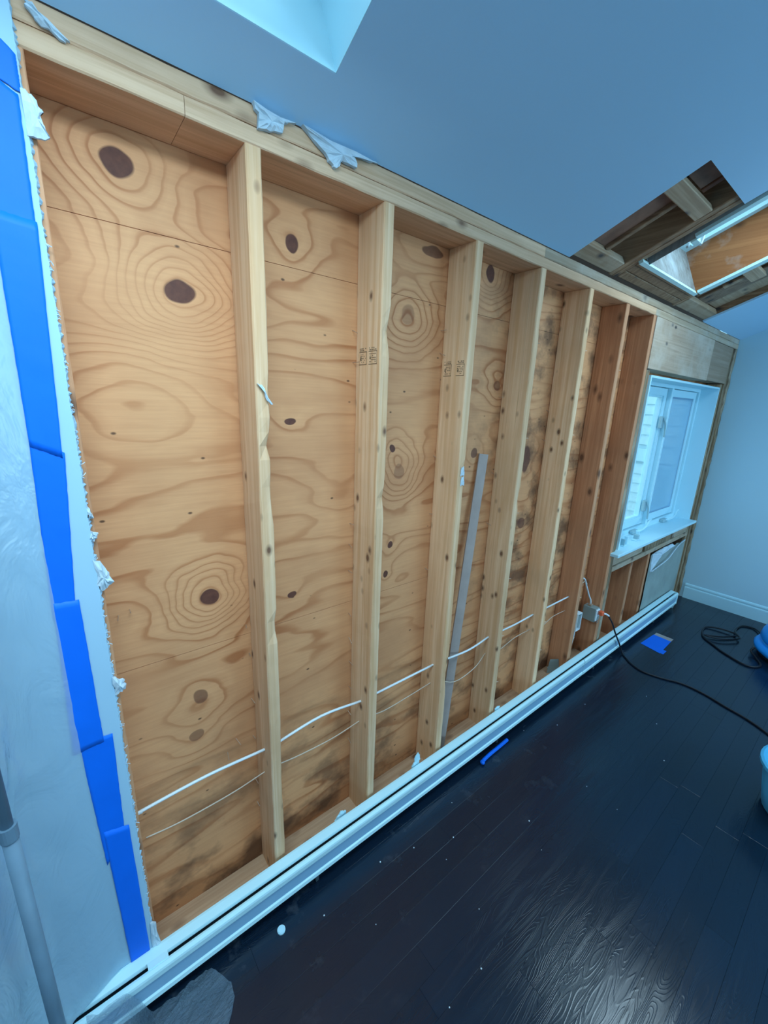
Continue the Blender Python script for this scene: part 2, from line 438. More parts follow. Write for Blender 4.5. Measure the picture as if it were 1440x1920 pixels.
obj('floor_boards', B(XL, -1.9, yb, .07, -.018, -.0002), 'floor', fl, label='dark boards behind the plastic sheet', kind='stuff')

# ------------------------------------------------------------------ ceiling (sloping plasterboard with its holes)
bm = bmesh.new(); T = .0127; YM = -YB
S1 = (-.85, .53, .127, 1.50); S2 = (2.255, 3.012, .118, 1.05)
for (x0, x1, a, b) in ((XL, S1[0], 0, YM), (S1[0], S1[1], 0, S1[2]), (S1[0], S1[1], S1[3], YM), (S1[1], 1.783, 0, YM),
                       (1.783, 2.235, .462, YM), (2.235, 3.03, S2[3], YM), (3.03, 3.632, 1.2, YM), (3.632, XR, 0, YM)):
    box(bm, x0, x1, a, b, 0, T, f=cf)
ce = obj('ceiling', bm, 'ceil', kind='structure')
def cb(name, mat, x0, x1, a, b, o0, o1, parent=None, axis=1, seed=0, label=None, r=.003):
    return obj(name, lum(x0, x1, a, b, o0, o1, axis, r=r, n=3, jit=.0006, seed=seed, f=cf), mat, parent or ce, label=label)
O = T+.001
cb('rafter', 'rafter', 2.162, 2.200, .0, 1.2, O, .20, seed=1)
cb('rafter', 'rafter', 2.203, 2.241, .0, 1.2, O, .20, seed=2)
cb('rafter', 'rafterd', 1.745, 1.783, .0, 1.2, O, .20, seed=3)
cb('rafter', 'rafter', 3.030, 3.068, .0, 1.2, O, .20, seed=4)
cb('rafter', 'rafter', 3.640, 3.678, .0, 1.2, O, .20, seed=5)
cb('blocking', 'gable', 1.785, 2.160, .004, .070, O, O+.038, axis=0, seed=6)
cb('blocking', 'gable', 1.785, 2.160, .325, .385, O, O+.030, axis=0, seed=7, label='pale grey board nailed across the rafters')
cb('insulation_flap', 'foil', 1.80, 1.965, .074, .322, .045, .055, seed=8, label='dusty dark insulation facing')
cb('nailer', 'rafter', 1.965, 1.992, .074, .322, .030, .075, seed=9)
cb('insulation_flap', 'foil', 1.80, 2.02, .388, .52, .050, .06, seed=10)
cb('nailer', 'rafterd', 2.02, 2.05, .388, .52, .045, .075, seed=11)
cb('header', 'rafter', 2.243, 3.028, .006, .044, O, .19, axis=0, seed=12)
cb('header', 'rafter', 2.243, 3.028, .046, .084, O+.002, .19, axis=0, seed=13)
cb('header', 'gable', 2.243, 3.028, .086, .116, O, .19, axis=0, seed=14)
cb('blocking', 'gable', 3.072, 3.636, .004, .076, O, O+.038, axis=0, seed=15)
cb('roof_board', 'deck', 3.07, 3.25, .078, .95, .060, .075, seed=16)
cb('roof_board', 'deck', 3.255, 3.44, .078, .95, .045, .060, seed=17)
cb('roof_board', 'gable', 3.445, 3.638, .078, .95, .055, .070, seed=18)
cb('blocking', 'gable', 3.07, 3.30, .30, .365, O, O+.03, axis=0, seed=19, label='short pale cleat beside the skylight')
cb('blocking', 'gable', 3.20, 3.60, .43, .50, O, O+.03, axis=0, seed=20)
cb('nailer', 'gable', 3.20, 3.245, .20, .30, .03, .045, seed=21)
# roof above, with openings over the two skylights
bm = bmesh.new()
for (x0, x1, a, b) in ((XL-.3, S1[0], -.4, YM+.3), (S1[0], S1[1], -.4, S1[2]), (S1[0], S1[1], S1[3], YM+.3), (S1[1], S2[0], -.4, YM+.3),
                       (S2[0], S2[1], -.4, S2[2]), (S2[0], S2[1], S2[3], YM+.3), (S2[1], XR+.3, -.4, YM+.3)):
    box(bm, x0, x1, a, b, .215, .24, f=cf)
obj('roof_deck', bm, 'roofing', ce, label='dark roof deck above the rafters')

# torn plasterboard rags along the ceiling's cut edge
for i, poly in enumerate(([(.385, 2.386), (.398, 2.368), (.400, 2.342), (.425, 2.347), (.461, 2.354), (.462, 2.374), (.49, 2.386)],
             [(.51, 2.386), (.53, 2.374), (.572, 2.355), (.590, 2.335), (.602, 2.331), (.625, 2.350), (.668, 2.353), (.655, 2.375), (.70, 2.380), (.74, 2.386)])):
    obj('torn_plaster', flake(poly, -.012, -.0015, 20+i, .008), 'paper', ce, label='ragged torn plasterboard hanging at the cut edge')

# ------------------------------------------------------------------ skylights
def shaft(name, S, mats, depth, glass_z):
    x0, x1, a, b = S
    root = empty(name, cf(Vector(((x0+x1)/2, (a+b)/2, .02))), kind='structure')
    t = .012
    obj('shaft_panel', B(x0-t, x1+t, a-t*0-.0, a+.0015, T*0+.0005, depth, f=cf), mats[0], root)
    obj('shaft_panel', B(x1-.0015, x1+.0, a, b, .0005, depth, f=cf), mats[1], root)
    obj('shaft_panel', B(x0, x0+.0015, a, b, .0005, depth, f=cf), mats[2], root)
    obj('shaft_panel', B(x0, x1, b-.0015, b, .0005, depth, f=cf), mats[2], root)
    fr = bmesh.new(); z = glass_z
    for q in ((x0, x1, a, a+.04), (x0, x1, b-.04, b), (x0, x0+.04, a+.04, b-.04), (x1-.04, x1, a+.04, b-.04)):
        box(fr, q[0], q[1], q[2], q[3], z-.02, z+.03, f=cf)
    frame = obj('frame', fr, 'white', root)
    obj('pane', B(x0+.04, x1-.04, a+.04, b-.04, z, z+.005, f=cf), 'glass', frame)
    return root
shaft('window_2', S1, ('white', 'white', 'white'), .28, .27)
k2 = shaft('window_3', (S2[0]+.03, S2[1]-.025, S2[2]+.004, S2[3]), ('shaftgrey', 'shaftwood', 'shaftgrey'), .28, .27)
obj('corner_bead', B(2.215, 3.01, .106, .124, -.002, .0125, f=cf), 'bead', k2, label='white corner bead on the lower edge')
obj('corner_bead', B(2.985, 3.035, .130, .95, -.002, .0125, f=cf), 'bead', k2, label='pale corner bead on the right edge')
obj('corner_bead', B(2.268, 2.302, .300, .95, -.002, .0125, f=cf), 'bead', k2, label='bright corner bead on the left edge')
obj('torn_paper', B(2.295, 2.345, .275, .300, -.004, .03, f=cf, bev=.003), 'bead', k2, label='torn bead end')
for i, (x, s, z) in enumerate(((2.33, .255, .10), (2.38, .29, .13))):
    obj('torn_paper', tube([cf(Vector((x, s, .002))), cf(Vector((x+.05, s+.01, z*.5))), cf(Vector((x+.04, s-.02, z)))], .006, 6, 4), 'paper', k2)

# ------------------------------------------------------------------ the opened stud wall
wb = empty('wall_back', (2.3, .066, 0), kind='structure')
Xs = [-.009, .408, .811, 1.219, 1.6265, 2.042, 2.448]
chips = {1: [(1.63, (1, 0), .05, .010), (1.50, (1, 0), .10, .006), (1.76, (1, 0), .03, .006), (1.08, (1, 0), .05, .008), (.50, (1, 0), .25, .003)],
         2: [(1.97, (1, 0), .07, .008), (1.44, (1, 0), .05, .006)], 3: [(1.50, (1, 0), .04, .005), (.55, (1, 0), .08, .006)],
         4: [(2.10, (1, 0), .03, .005), (1.34, (1, 0), .05, .006)]}
studs = []
for i, x in enumerate(Xs):
    bm = lum(x-.038, x, 0, D, .0385, 2.309, 2, r=.0035 if i else .002, n=60, jit=.0006, chips=chips.get(i, ()), seed=40+i)
    studs.append(obj('stud', bm, 'studr' if i in (0, 6) else 'stud', wb))  # first and last stud: shade put into the colour with the darker timber
obj('king_stud', lum(2.782, 2.820, 0, D, .0385, 2.309, 2, n=30, seed=50), 'studr', wb)
obj('jack_stud', lum(2.8215, 2.862, .0, D, .0385, 2.008, 2, n=30, seed=51), 'jamb', wb, label='grey stained jack stud beside the window')
obj('jack_stud', lum(2.8635, 2.902, .012, D, .0385, 2.008, 2, n=30, seed=52), 'studr', wb)
obj('top_plate', lum(-.06, .2445, 0, D, 2.3098, 2.347, 0, n=6, seed=53), 'plate', wb)
obj('top_plate', lum(.2455, 2.80, 0, D, 2.3098, 2.347, 0, n=40, seed=54), 'plate', wb)
obj('top_plate', lum(2.801, XR-.002, 0, D, 2.3098, 2.347, 0, n=30, seed=55), 'plateg', wb, label='greyer plate over the window')
obj('top_plate', lum(-.06, 1.60, 0.001, D, 2.3485, 2.387, 0, n=30, seed=56), 'plate', wb)
obj('top_plate', lum(1.601, XR-.002, 0.001, D, 2.3485, 2.387, 0, n=40, seed=57), 'plateg', wb, label='greyer upper plate')
obj('bottom_plate', lum(-.06, XR-.002, 0.001, D, 0, .038, 0, n=60, jit=.001, seed=58), 'plate', wb)
# sheathing: three runs of plywood, edges butted
for z0, z1 in ((-.02, 1.003), (1.0045, 2.118), (2.1195, 2.40)):
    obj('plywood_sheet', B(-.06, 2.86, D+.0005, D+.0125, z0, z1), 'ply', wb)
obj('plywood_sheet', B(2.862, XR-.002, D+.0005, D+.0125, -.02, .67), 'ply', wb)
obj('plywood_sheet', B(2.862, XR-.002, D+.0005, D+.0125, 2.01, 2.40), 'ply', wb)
# window opening framing
obj('header', lum(2.824, 3.985, -.002, .09, 2.016, 2.308, 0, r=.002, n=10, seed=60), 'header', wb, label='grey header smeared with old adhesive')
obj('header', lum(3.987, 4.50, .0, .09, 2.020, 2.306, 0, r=.002, n=8, seed=61), 'headerb', wb, label='browner end of the header')
obj('sill_plate', lum(2.864, 4.42, 0, D, .672, .709, 0, n=20, seed=62), 'plateg', wb)
obj('shim', lum(2.866, 3.40, .010, .07, .711, .79, 0, n=10, jit=.002, seed=63), 'plateg', wb)
obj('shim', lum(3.43, 4.00, .004, .07, .711, .80, 0, n=10, jit=.003, seed=64), 'jamb', wb)
obj('shim', lum(4.02, 4.40, .002, .07, .711, .80, 0, n=10, jit=.002, seed=65), 'plateg', wb)
obj('cripple_stud', lum(3.200, 3.238, .001, D, .0385, .671, 2, n=12, seed=66), 'studr', wb)
obj('cripple_stud', lum(3.552, 3.590, .006, D, .0385, .671, 2, n=12, seed=67), 'studr', wb)
obj('jamb_stud', lum(4.404, 4.452, .002, D, .0385, 2.011, 2, n=40, jit=.002, seed=68), 'jamb', wb, label='rough jamb stud right of the window')
obj('jamb_stud', lum(4.502, 4.548, .004, D, .0385, 2.306, 2, n=40, jit=.002, seed=69), 'jamb', wb, label='stained stud with plaster remnants')
obj('corner_stud', lum(4.585, 4.640, -.002, D, .0385, 2.306, 2, n=50, jit=.004, seed=70), 'jamb', wb, label='ragged dark corner stud')
obj('shim', lum(4.455, 4.498, .025, D, .0385, 2.011, 2, n=30, jit=.004, seed=71), 'jamb', wb)
# building paper left below the window sill, torn flap and curl of its edge
def papf(u, v):
    x = 3.592+u*.81; z = .05+v*.60
    if v > .999: z -= .02*abs(math.sin(u*17))
    return Vector((x, -.001-.004*noise.noise(Vector((x*6, z*6, 2))), z))
obj('building_paper', grid(18, 14, papf, .002), 'kraft', wb, label='grey building paper under the sill')
obj('torn_paper', flake([(3.60, .655), (3.68, .66), (3.86, .667), (4.05, .665), (4.10, .64), (3.90, .635), (3.76, .60), (3.68, .53), (3.615, .50)], -.010, -.002, 72, .01), 'paper', wb)
obj('torn_paper', tube([(3.63, -.014, .502), (3.80, -.02, .525), (3.95, -.024, .55), (4.10, -.02, .60), (4.22, -.014, .628), (4.38, -.008, .640)], .0045, 6, 5), 'paper', wb, label='white curled edge of the torn paper')
for x0, z0, x1, z1 in ((2.865, .585, 2.985, .600), (3.240, .615, 3.335, .622)):
    obj('wire_stub', tube([(x0, .01, z0), ((x0+x1)/2, .03, (z0+z1)/2+.004), (x1, .055, z1)], .004, 6, 4), 'wire', wb)
# grade stamps on two studs: framed blocks of illegible print
def stamp(parent, x, zs, ys, seed):
    rs = random.Random(seed)
    bm = bmesh.new(); X0 = x-.0388; X1 = x-.0383
    def q(y0, y1, z0, z1): box(bm, X0, X1, y0, y1, z0, z1)
    h = zs[1]-zs[0]
    for (ya, yb) in ys:
        w = yb-ya
        q(ya, yb, zs[0], zs[0]+.0025); q(ya, yb, zs[0]+h*.72, zs[0]+h*.72+.0022)
        q(ya, ya+.0016, zs[0], zs[0]+h*.72)
        for k in range(5):
            z = zs[0]+h*(.13+.11*k)
            y = ya+w*.14
            while y < yb-w*.15:
                l = w*rs.uniform(.05, .16)
                if rs.random() < .75: q(y, min(y+l, yb-w*.1), z, z+.0028)
                y += l+w*.05
        for k in range(2):
            z = zs[0]+h*(.80+.1*k); y = ya+w*.1
            while y < yb-w*.1:
                l = w*rs.uniform(.06, .2)
                if rs.random() < .8: q(y, min(y+l, yb-w*.05), z, z+.003)
                y += l+w*.06
        q(yb-w*.28, yb-w*.12, zs[0]+h*.30, zs[0]+h*.36); q(yb-w*.28, yb-w*.24, zs[0]+h*.36, zs[0]+h*.5); q(yb-w*.16, yb-w*.12, zs[0]+h*.36, zs[0]+h*.5)
    return obj('grade_stamp', bm, 'ink', parent, label='faded grade stamp')
stamp(studs[2], Xs[2], (1.871, 1.925), ((.016, .060), (.071, .112)), 5)
stamp(studs[3], Xs[3], (1.863, 1.920), ((.012, .052), (.077, .117)), 6)
studs[2]['label'] = 'stud bearing a grade stamp at eye height'; studs[3]['label'] = 'stud bearing a faded grade stamp, lath leaning to its right'
# nails that miss the studs and stick through the sheathing
def nail(p, d, L=.028):
    return tube([p, Vector(p)+Vector(d)*L*.6, Vector(p)+Vector(d)*L], .0014, 5, 2)
rs = random.Random(3); nails = []
for (x, z) in ((.018, 1.177), (.045, 1.187), (.357, 1.037), (.362, .93), (.361, .753), (.756, 1.241), (.755, 1.135), (.76, .954), (.762, .848), (.764, .738),
               (.359, .60), (.356, .42), (.362, .30), (.765, .62), (.763, .50), (.766, .36), (.758, 1.32), (.760, 1.88), (.757, 1.98), (1.166, 2.03), (1.168, 1.95), (1.17, 1.55), (1.168, 1.30), (1.165, 1.05),
               (1.57, 1.80), (1.575, 1.45), (1.572, 1.20), (.30, .62), (.27, .58), (1.98, 1.6), (1.985, 1.75)):
    d = Vector((rs.uniform(-.3, .2), -1, rs.uniform(-.5, .1))).normalized()
    obj('nail', nail((x, D+.002, z), d, rs.uniform(.018, .034)), 'nail', wb)
for z, sx in ((1.99, 0), (1.62, 0), (1.27, 0), (.93, 0), (.60, 0), (.35, 0)):
    for xi in (4, 5, 6):
        obj('nail', nail((Xs[xi]-.002, .004, z+rs.uniform(-.05, .05)), Vector((1, -.4, rs.uniform(-.3, .3))).normalized(), .014), 'nail', wb)
obj('splinter', flake([(.372, 1.79), (.385, 1.785), (.404, 1.755), (.411, 1.735), (.400, 1.745), (.388, 1.775)], -.006, -.001, 81, .003), 'paper', wb, label='torn white paper stuck on a stud edge')
for x, z in ((1.205, 1.50), (1.209, 1.46)):
    obj('torn_paper', flake([(x-.010, z-.018), (x+.008, z-.016), (x+.006, z+.02), (x-.008, z+.018)], -.003, -.0005, 82, .002), 'paper', wb)

# plasterboard that stays at the left, with a ragged sawn edge
rs = random.Random(11)
bm = bmesh.new(); nz = 520; fr = []; bk = []
for i in range(nz+1):
    z = 2.386*i/nz
    j = rs.uniform(-.0010, .0010)+.001*noise.noise(Vector((z*9, 0, 0)))
    fr.append(bm.verts.new((-.0195+j, -.0127, z))); bk.append(bm.verts.new((-.0165+j+rs.uniform(-.003, .003), -.0005, z)))
l0, l1 = bm.verts.new((XL, -.0127, 0)), bm.verts.new((XL, -.0127, 2.386)); k0, k1 = bm.verts.new((XL, -.0005, 0)), bm.verts.new((XL, -.0005, 2.386))
for i in range(nz):
    bm.faces.new((fr[i], fr[i+1], bk[i+1], bk[i]))
bm.faces.new([l0]+fr+[l1]); bm.faces.new([k1]+bk[::-1]+[k0]); bm.faces.new((l0, l1, k1, k0)); bm.faces.new((l1, fr[-1], bk[-1], k1)); bm.faces.new((l0, k0, bk[0], fr[0]))
wl = obj('wall_left', bm, 'dry', kind='structure')
for i, (poly, y) in enumerate((([(-.021, 2.245), (-.008, 2.238), (0.004, 2.222), (-.002, 2.215), (.004, 2.195), (.012, 2.182), (-.006, 2.176), (-.021, 2.178)], -.016),
        ([(-.021, 1.395), (-.008, 1.378), (.004, 1.352), (.008, 1.332), (-.004, 1.318), (-.014, 1.314), (-.021, 1.335)], -.012),
        ([(-.020, 1.092), (-.012, 1.080), (.003, 1.072), (.006, 1.052), (-.006, 1.044), (-.020, 1.042)], -.014),
        ([(-.021, 1.52), (-.012, 1.51), (-.010, 1.488), (-.020, 1.482)], -.010), ([(-.021, 1.462), (-.008, 1.452), (-.008, 1.438), (-.020, 1.436)], -.012),
        ([(-.022, .26), (-.006, .25), (-.002, .165), (-.022, .160)], -.016),
        ([(.000, 2.378), (.015, 2.372), (.06, 2.345), (.045, 2.340), (.02, 2.352), (.004, 2.362)], -.008))):
    obj('torn_paper', flake(poly, y, y+.006, 90+i, .006), 'paper', wl)
for i in range(46):
    z = rs.uniform(.3, 2.1)
    obj('paper_fringe', tube([(-.020, -.0125, z), (-.0165, -.0135, z+rs.uniform(-.003, .003)), (-.014+rs.uniform(-.002, .004), -.012, z+rs.uniform(-.006, .004))], .0009, 4, 2), 'paper', wl)

# remaining walls
def roofz(y): return ZC-SL*y
bm = bmesh.new()
v = [bm.verts.new((x, y, z)) for x in (XR, XR+.12) for y, z in ((.14, 0), (YB, 0), (YB, roofz(YB)+.1), (.14, roofz(.14)+.1))]
for q in ((0, 1, 2, 3), (7, 6, 5, 4), (0, 4, 5, 1), (1, 5, 6, 2), (2, 6, 7, 3), (3, 7, 4, 0)): bm.faces.new([v[i] for i in q])
obj('wall_right', bm, 'wall', kind='structure')
bp = [(0, .0), (0.014, 0), (.014, .105), (.012, .112), (.007, .115), (.007, .124), (.011, .127), (.011, .136), (.007, .146), (0, .150)]
bm = bmesh.new(); ra = [bm.verts.new((XR-t, -.03, z)) for t, z in bp]; rb = [bm.verts.new((XR-t, YB, z)) for t, z in bp]
for j in range(len(bp)): bm.faces.new((ra[j], ra[(j+1) % len(bp)], rb[(j+1) % len(bp)], rb[j]))
bm.faces.new(ra); bm.faces.new(rb[::-1])
obj('baseboard_right', bm, 'white', kind='structure')
bm = bmesh.new(); FO = (-2.2, 4.0, 1.0, 2.2)
for q in ((XL, XR+.12, 0, FO[2]), (XL, XR+.12, FO[3], 4.3), (XL, FO[0], FO[2], FO[3]), (FO[1], XR+.12, FO[2], FO[3])): box(bm, q[0], q[1], YB-.12, YB, q[2], q[3])
obj('wall_front', bm, 'wall', kind='structure')
bm = bmesh.new()
v = [bm.verts.new((x, y, z)) for x in (XL-.12, XL) for y, z in ((.14, 0), (YB, 0), (YB, roofz(YB)+.1), (.14, roofz(.14)+.1))]
for q in ((0, 1, 2, 3), (7, 6, 5, 4), (0, 4, 5, 1), (1, 5, 6, 2), (2, 6, 7, 3), (3, 7, 4, 0)): bm.faces.new([v[i] for i in q])
obj('wall_far_left', bm, 'wall', kind='structure')
# ------------------------------------------------------------------ the casement window
w1 = empty('window_1', (3.66, .06, .83), kind='structure')
obj('jamb', B(2.905, 2.922, .0, .125, .80, 1.984), 'white', w1)
obj('jamb', B(4.384, 4.402, .0, .125, .80, 1.984), 'white', w1)
obj('jamb', B(2.922, 4.384, .0, .125, 1.970, 1.984), 'white', w1)
obj('window_sill', B(2.79, 4.415, -.052, .125, .808, .830, bev=.003), 'white', w1)
fr = bmesh.new()
for q in ((2.922, 2.955, .83, 1.97), (4.351, 4.384, .83, 1.97), (2.955, 4.351, .83, .868), (2.955, 4.351, 1.945, 1.97)): box(fr, q[0], q[1], .125, .21, q[2], q[3])
obj('frame', fr, 'white', w1)
obj('mullion', B(3.664, 3.698, .108, .21, .868, 1.945, bev=.004), 'white', w1)
def sash(x0, x1, lab):
    s = bmesh.new(); wd = .052
    for q in ((x0, x0+wd, .875, 1.938), (x1-wd, x1, .875, 1.938), (x0+wd, x1-wd, .875, .935), (x0+wd, x1-wd, 1.886, 1.938)): box(s, q[0], q[1], .140, .185, q[2], q[3])
    so = obj('sash', s, 'white', w1, label=lab)
    g = bmesh.new(); i = .012
    for q in ((x0+wd, x0+wd+i, .935, 1.886), (x1-wd-i, x1-wd, .935, 1.886), (x0+wd+i, x1-wd-i, .935, .947), (x0+wd+i, x1-wd-i, 1.874, 1.886)): box(g, q[0], q[1], .150, .178, q[2], q[3])
    obj('glazing_bead', g, 'white', so)
    obj('pane', B(x0+wd, x1-wd, .164, .168, .935, 1.886), 'glass', so)
sash(2.958, 3.660, 'left casement sash'); sash(3.702, 4.348, 'right casement sash')
obj('insect_screen', B(3.752, 4.300, .146, .1475, .930, 1.890), 'screen', w1, label='blue grey insect screen over the right sash')
for z in (1.69, 1.03):
    l = obj('sash_lock', B(3.590, 3.644, .118, .139, z-.045, z+.045, bev=.004), 'hard', w1)
    obj('lever', tube([(3.617, .116, z+.035), (3.630, .100, z-.02), (3.645, .098, z-.11)], .006, 6, 4), 'hard', l)
for x in (3.44, 4.08):
    c = obj('crank_base', B(x-.05, x+.05, .090, .124, .8305, .858, bev=.006), 'hard', w1)
    obj('crank_handle', tube([(x, .094, .854), (x+.05, .070, .860), (x+.11, .062, .885), (x+.17, .068, .915), (x+.21, .068, .920)], .006, 6, 4), 'white', c)
for i, (x, y, lab) in enumerate(((3.05, .022, 'small white latch cover standing on the window sill, nearest its left end'), (3.27, .028, 'small white hinge cover lying on the window sill beside the left crank'))):
    e = empty('latch_cover', (x, y, .8305), lab, 'window hardware')
    obj('base', B(x-.04, x+.04, y-.018, y+.018, .8305, .838, bev=.002), 'white', e)
    obj('upright', B(x-.034+.03*i, x-.026+.05*i, y-.016, y+.016, .838, .885-.015*i, bev=.002), 'hard', e)
    obj('tab', B(x+.02, x+.03, y-.012, y+.012, .838, .895, bev=.002), 'white', e)

# outdoors: neighbouring wing with clapboards, and the ground
nh = empty('neighbour_house', (6.25, 2.3, -.5), 'pale house wing clad in white clapboards seen through the casement window', 'house')
obj('wall', B(6.215, 6.5, .25, 5, -.5, 5), 'siding', nh)
z = -.5
while z < 4.8:
    if not (1.12 < z+.06 < 1.30):
        def cl(v): return Vector((v.x-(.016 if v.z < z+.02 else 0), v.y, v.z))
        obj('clapboard', B(6.198, 6.214, .25, 5, z, z+.131, f=cl), 'siding', nh)
    z += .132
obj('trim_board', B(6.165, 6.196, .25, 5, 1.12, 1.29, bev=.003), 'white', nh)
wn = obj('window', B(6.175, 6.197, .62, 1.02, .05, 1.10), 'white', nh)
obj('pane', B(6.168, 6.174, .66, .98, .09, 1.06), 'glass', wn)
obj('ground', B(-25, 30, -30, 30, -.7, -.62), 'ground', kind='structure')

# ------------------------------------------------------------------ baseboard heater along the wall
HX0, HX1 = -1.1, 4.27
bh = empty('baseboard_heater', (1.6, -.045, 0), 'long low white baseboard heater running along the foot of the stud wall', 'heater')
obj('back_panel', extr([(-.0135, .0012), (-.0145, .0012), (-.0145, .158), (-.0135, .158)], HX0, HX1), 'enamel', bh)
obj('top_panel', extr(sheet([(-.0135, .162), (-.020, .1625), (-.044, .159), (-.046, .150)], .0012), HX0, HX1), 'enamel', bh)
prof = sheet([(-.061, .149), (-.062, .157), (-.067, .158), (-.074, .152), (-.0755, .146), (-.0745, .128), (-.0695, .122), (-.0695, .073), (-.0745, .068), (-.0755, .054), (-.071, .0515)], .0012)
obj('front_panel', extr([(y, z) for y, z in prof], HX0, 2.502), 'enamel', bh)
obj('front_panel', extr([(y-.0015, z+.001) for y, z in prof], 2.504, HX1), 'enamel', bh)
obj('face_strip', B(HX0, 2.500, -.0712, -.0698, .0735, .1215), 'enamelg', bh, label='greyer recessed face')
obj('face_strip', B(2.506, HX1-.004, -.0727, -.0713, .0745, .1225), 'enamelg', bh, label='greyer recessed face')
obj('damper', B(HX0, HX1, -.062, -.0465, .128, .1325), 'fin', bh, label='dark damper seen in the top slot')
obj('fin_element', B(HX0, HX1-.1, -.0605, -.020, .065, .118), 'fin', bh)
obj('splice_plate', B(-.043, .010, -.063, -.0445, .1575, .1605), 'enamel', bh)
obj('end_cap', extr([(-.0135, .0012), (-.0135, .1635), (-.044, .161), (-.060, .159), (-.0685, .160), (-.078, .150), (-.078, .050), (-.070, .048), (-.060, .0012)], HX1, HX1+.012), 'enamel', bh)
for x in (.5, 1.6, 2.7, 3.8):
    obj('bracket', B(x, x+.012, -.060, -.016, .0012, .064), 'fin', bh)

# ------------------------------------------------------------------ masking tape strips over the left plasterboard edge
def strip(corners, k, lab):
    (tlx, tlz), (trx, trz), (brx, brz), (blx, blz) = corners
    rs = random.Random(k*5+1)
    def fn(u, v):
        a = Vector((tlx, tlz)).lerp(Vector((trx, trz)), u); b = Vector((blx, blz)).lerp(Vector((brx, brz)), u)
        p = a.lerp(b, v)
        if 0 < v < 1 and u in (0, 1): p.x += rs.uniform(-.0004, .0004)
        if v in (0, 1): p.y += rs.uniform(-.001, .001)
        h = .0006*noise.noise(Vector((p.x*40, p.y*18, k)))+.0022*max(0, noise.noise(Vector((p.x*14+p.y*9, p.y*13, k+4)))-.32)
        return Vector((p.x, -.0148-.0005*(k % 2)-abs(h)-.0003*k*.3, p.y))
    bm = grid(10, 26, fn, .0002)
    return obj('masking_tape', bm, 'tape', None, lab, 'tape', 'strips of blue masking tape up the wall edge', smooth=True)
strip([(-.10, 2.352), (-.0215, 2.288), (-.0215, 2.235), (-.10, 2.262)], 1, 'topmost short strip of blue masking tape with slanting upper end by the ceiling')
strip([(-.10, 2.270), (-.026, 2.232), (-.030, 2.036), (-.095, 2.03)], 2, 'blue masking tape strip beside the torn clear flap, second from the top')
strip([(-.088, 2.05), (-.0275, 2.044), (-.046, 1.62), (-.094, 1.645)], 3, 'long blue masking tape strip left of the upper plywood knots, third from the top')
strip([(-.094, 1.658), (-.0415, 1.63), (-.066, 1.295), (-.108, 1.27)], 4, 'wrinkled blue masking tape strip at mid height, fourth from the top')
strip([(-.104, 1.31), (-.058, 1.308), (-.056, .925), (-.118, .92)], 5, 'blue masking tape strip beside the bent nails, fifth from the top')
strip([(-.104, .945), (-.037, .940), (-.044, .630), (-.092, .55)], 6, 'darker blue masking tape strip second from the floor')
strip([(-.088, .66), (-.0335, .646), (-.030, .158), (-.078, .150)], 7, 'lowest blue masking tape strip, ending on the heater')

# ------------------------------------------------------------------ polythene dust barrier, its pole and the gathered hem
path = [(-.074, -.0134), (-.10, -.0150), (-.13, -.026), (-.17, -.046), (-.205, -.070), (-.245, -.125), (-.29, -.21), (-.41, -.42), (-.58, -.68), (-.80, -1.0)]
def ppath(u):
    s = u*(len(path)-1); i = min(int(s), len(path)-2); t = s-i
    a = Vector(path[i]); b = Vector(path[i+1]); return a.lerp(b, t)
def pf(u, v):
    p = ppath(u); zb = .170 if p.y > -.09 else .004
    zt = ZC-SL*p.y-.008
    z = zb+(zt-zb)*v
    k = max(0, min(1, (u-.22)*4.0))
    off = k*(.026*noise.noise(Vector((p.x*5, z*1.3, 1)))+.012*noise.noise(Vector((p.x*16+z*6, z*7, 5))))
    p = p+Vector((off*.7, -off*.7))
    return Vector((p.x, p.y, z))
bm = grid(54, 90, pf); 
DS = obj('dust_sheet', bm, 'film', None, 'milky polythene dust sheet hanging at the left edge behind the blue tape', 'plastic sheet', smooth=True)
po = empty('prop_pole', (-.214, -.214, 0), 'dull steel telescopic prop pole standing against the polythene at lower left', 'pole')
def cyl(x, y, r, z0, z1, seg=20): return tube([(x, y, z0), (x, y, (z0+z1)/2), (x, y, z1)], r, seg, 1)
obj('foot', cyl(-.214, -.214, .022, .0, .012), 'black', po); obj('lower_tube', cyl(-.214, -.214, .0125, .012, .965), 'steel', po, smooth=True)
obj('collar', cyl(-.214, -.214, .0140, .955, .985), 'steel', po); obj('upper_tube', cyl(-.214, -.214, .0095, .985, 2.45), 'steel', po, smooth=True)
def hem(u, v):
    # a gathered skirt of clear film: from the heater front down, spreading on the floor
    x = -.186+u*.338
    edge = .06+.13*math.sqrt(max(0, 1-((x+.03)/.185)**2)) if abs(x+.03) < .185 else .06
    up = max(0, min(1, (-.045-x)/.06)); up = up*up*(3-2*up)
    e = max(0, (x-.095)/.057); y0 = -.082-.075*e*e; y1 = -.40+.215*max(0, min(1, x/.152))
    y = y0+(y1-y0)*v
    z = (.012+.150*up)*(1-v)**1.6+.004
    if v < .6: z += .020*max(0, 1-abs(u-.55)*2.2)*math.sin(v*5)
    z += max(0, .055*noise.noise(Vector((x*6+y*5, (y-x*.6)*34, 3))))*(1-.7*u*u)+.012*abs(noise.noise(Vector((x*12, (y-x*.5)*70, 8))))
    y += .008*noise.noise(Vector((x*20, z*14, 2)))
    return Vector((x, y, max(.0025, z)))
bm = grid(70, 60, hem); 
obj('gathered_hem', bm, 'film2', DS, 'crumpled clear film gathered on the floor against the heater', smooth=True)

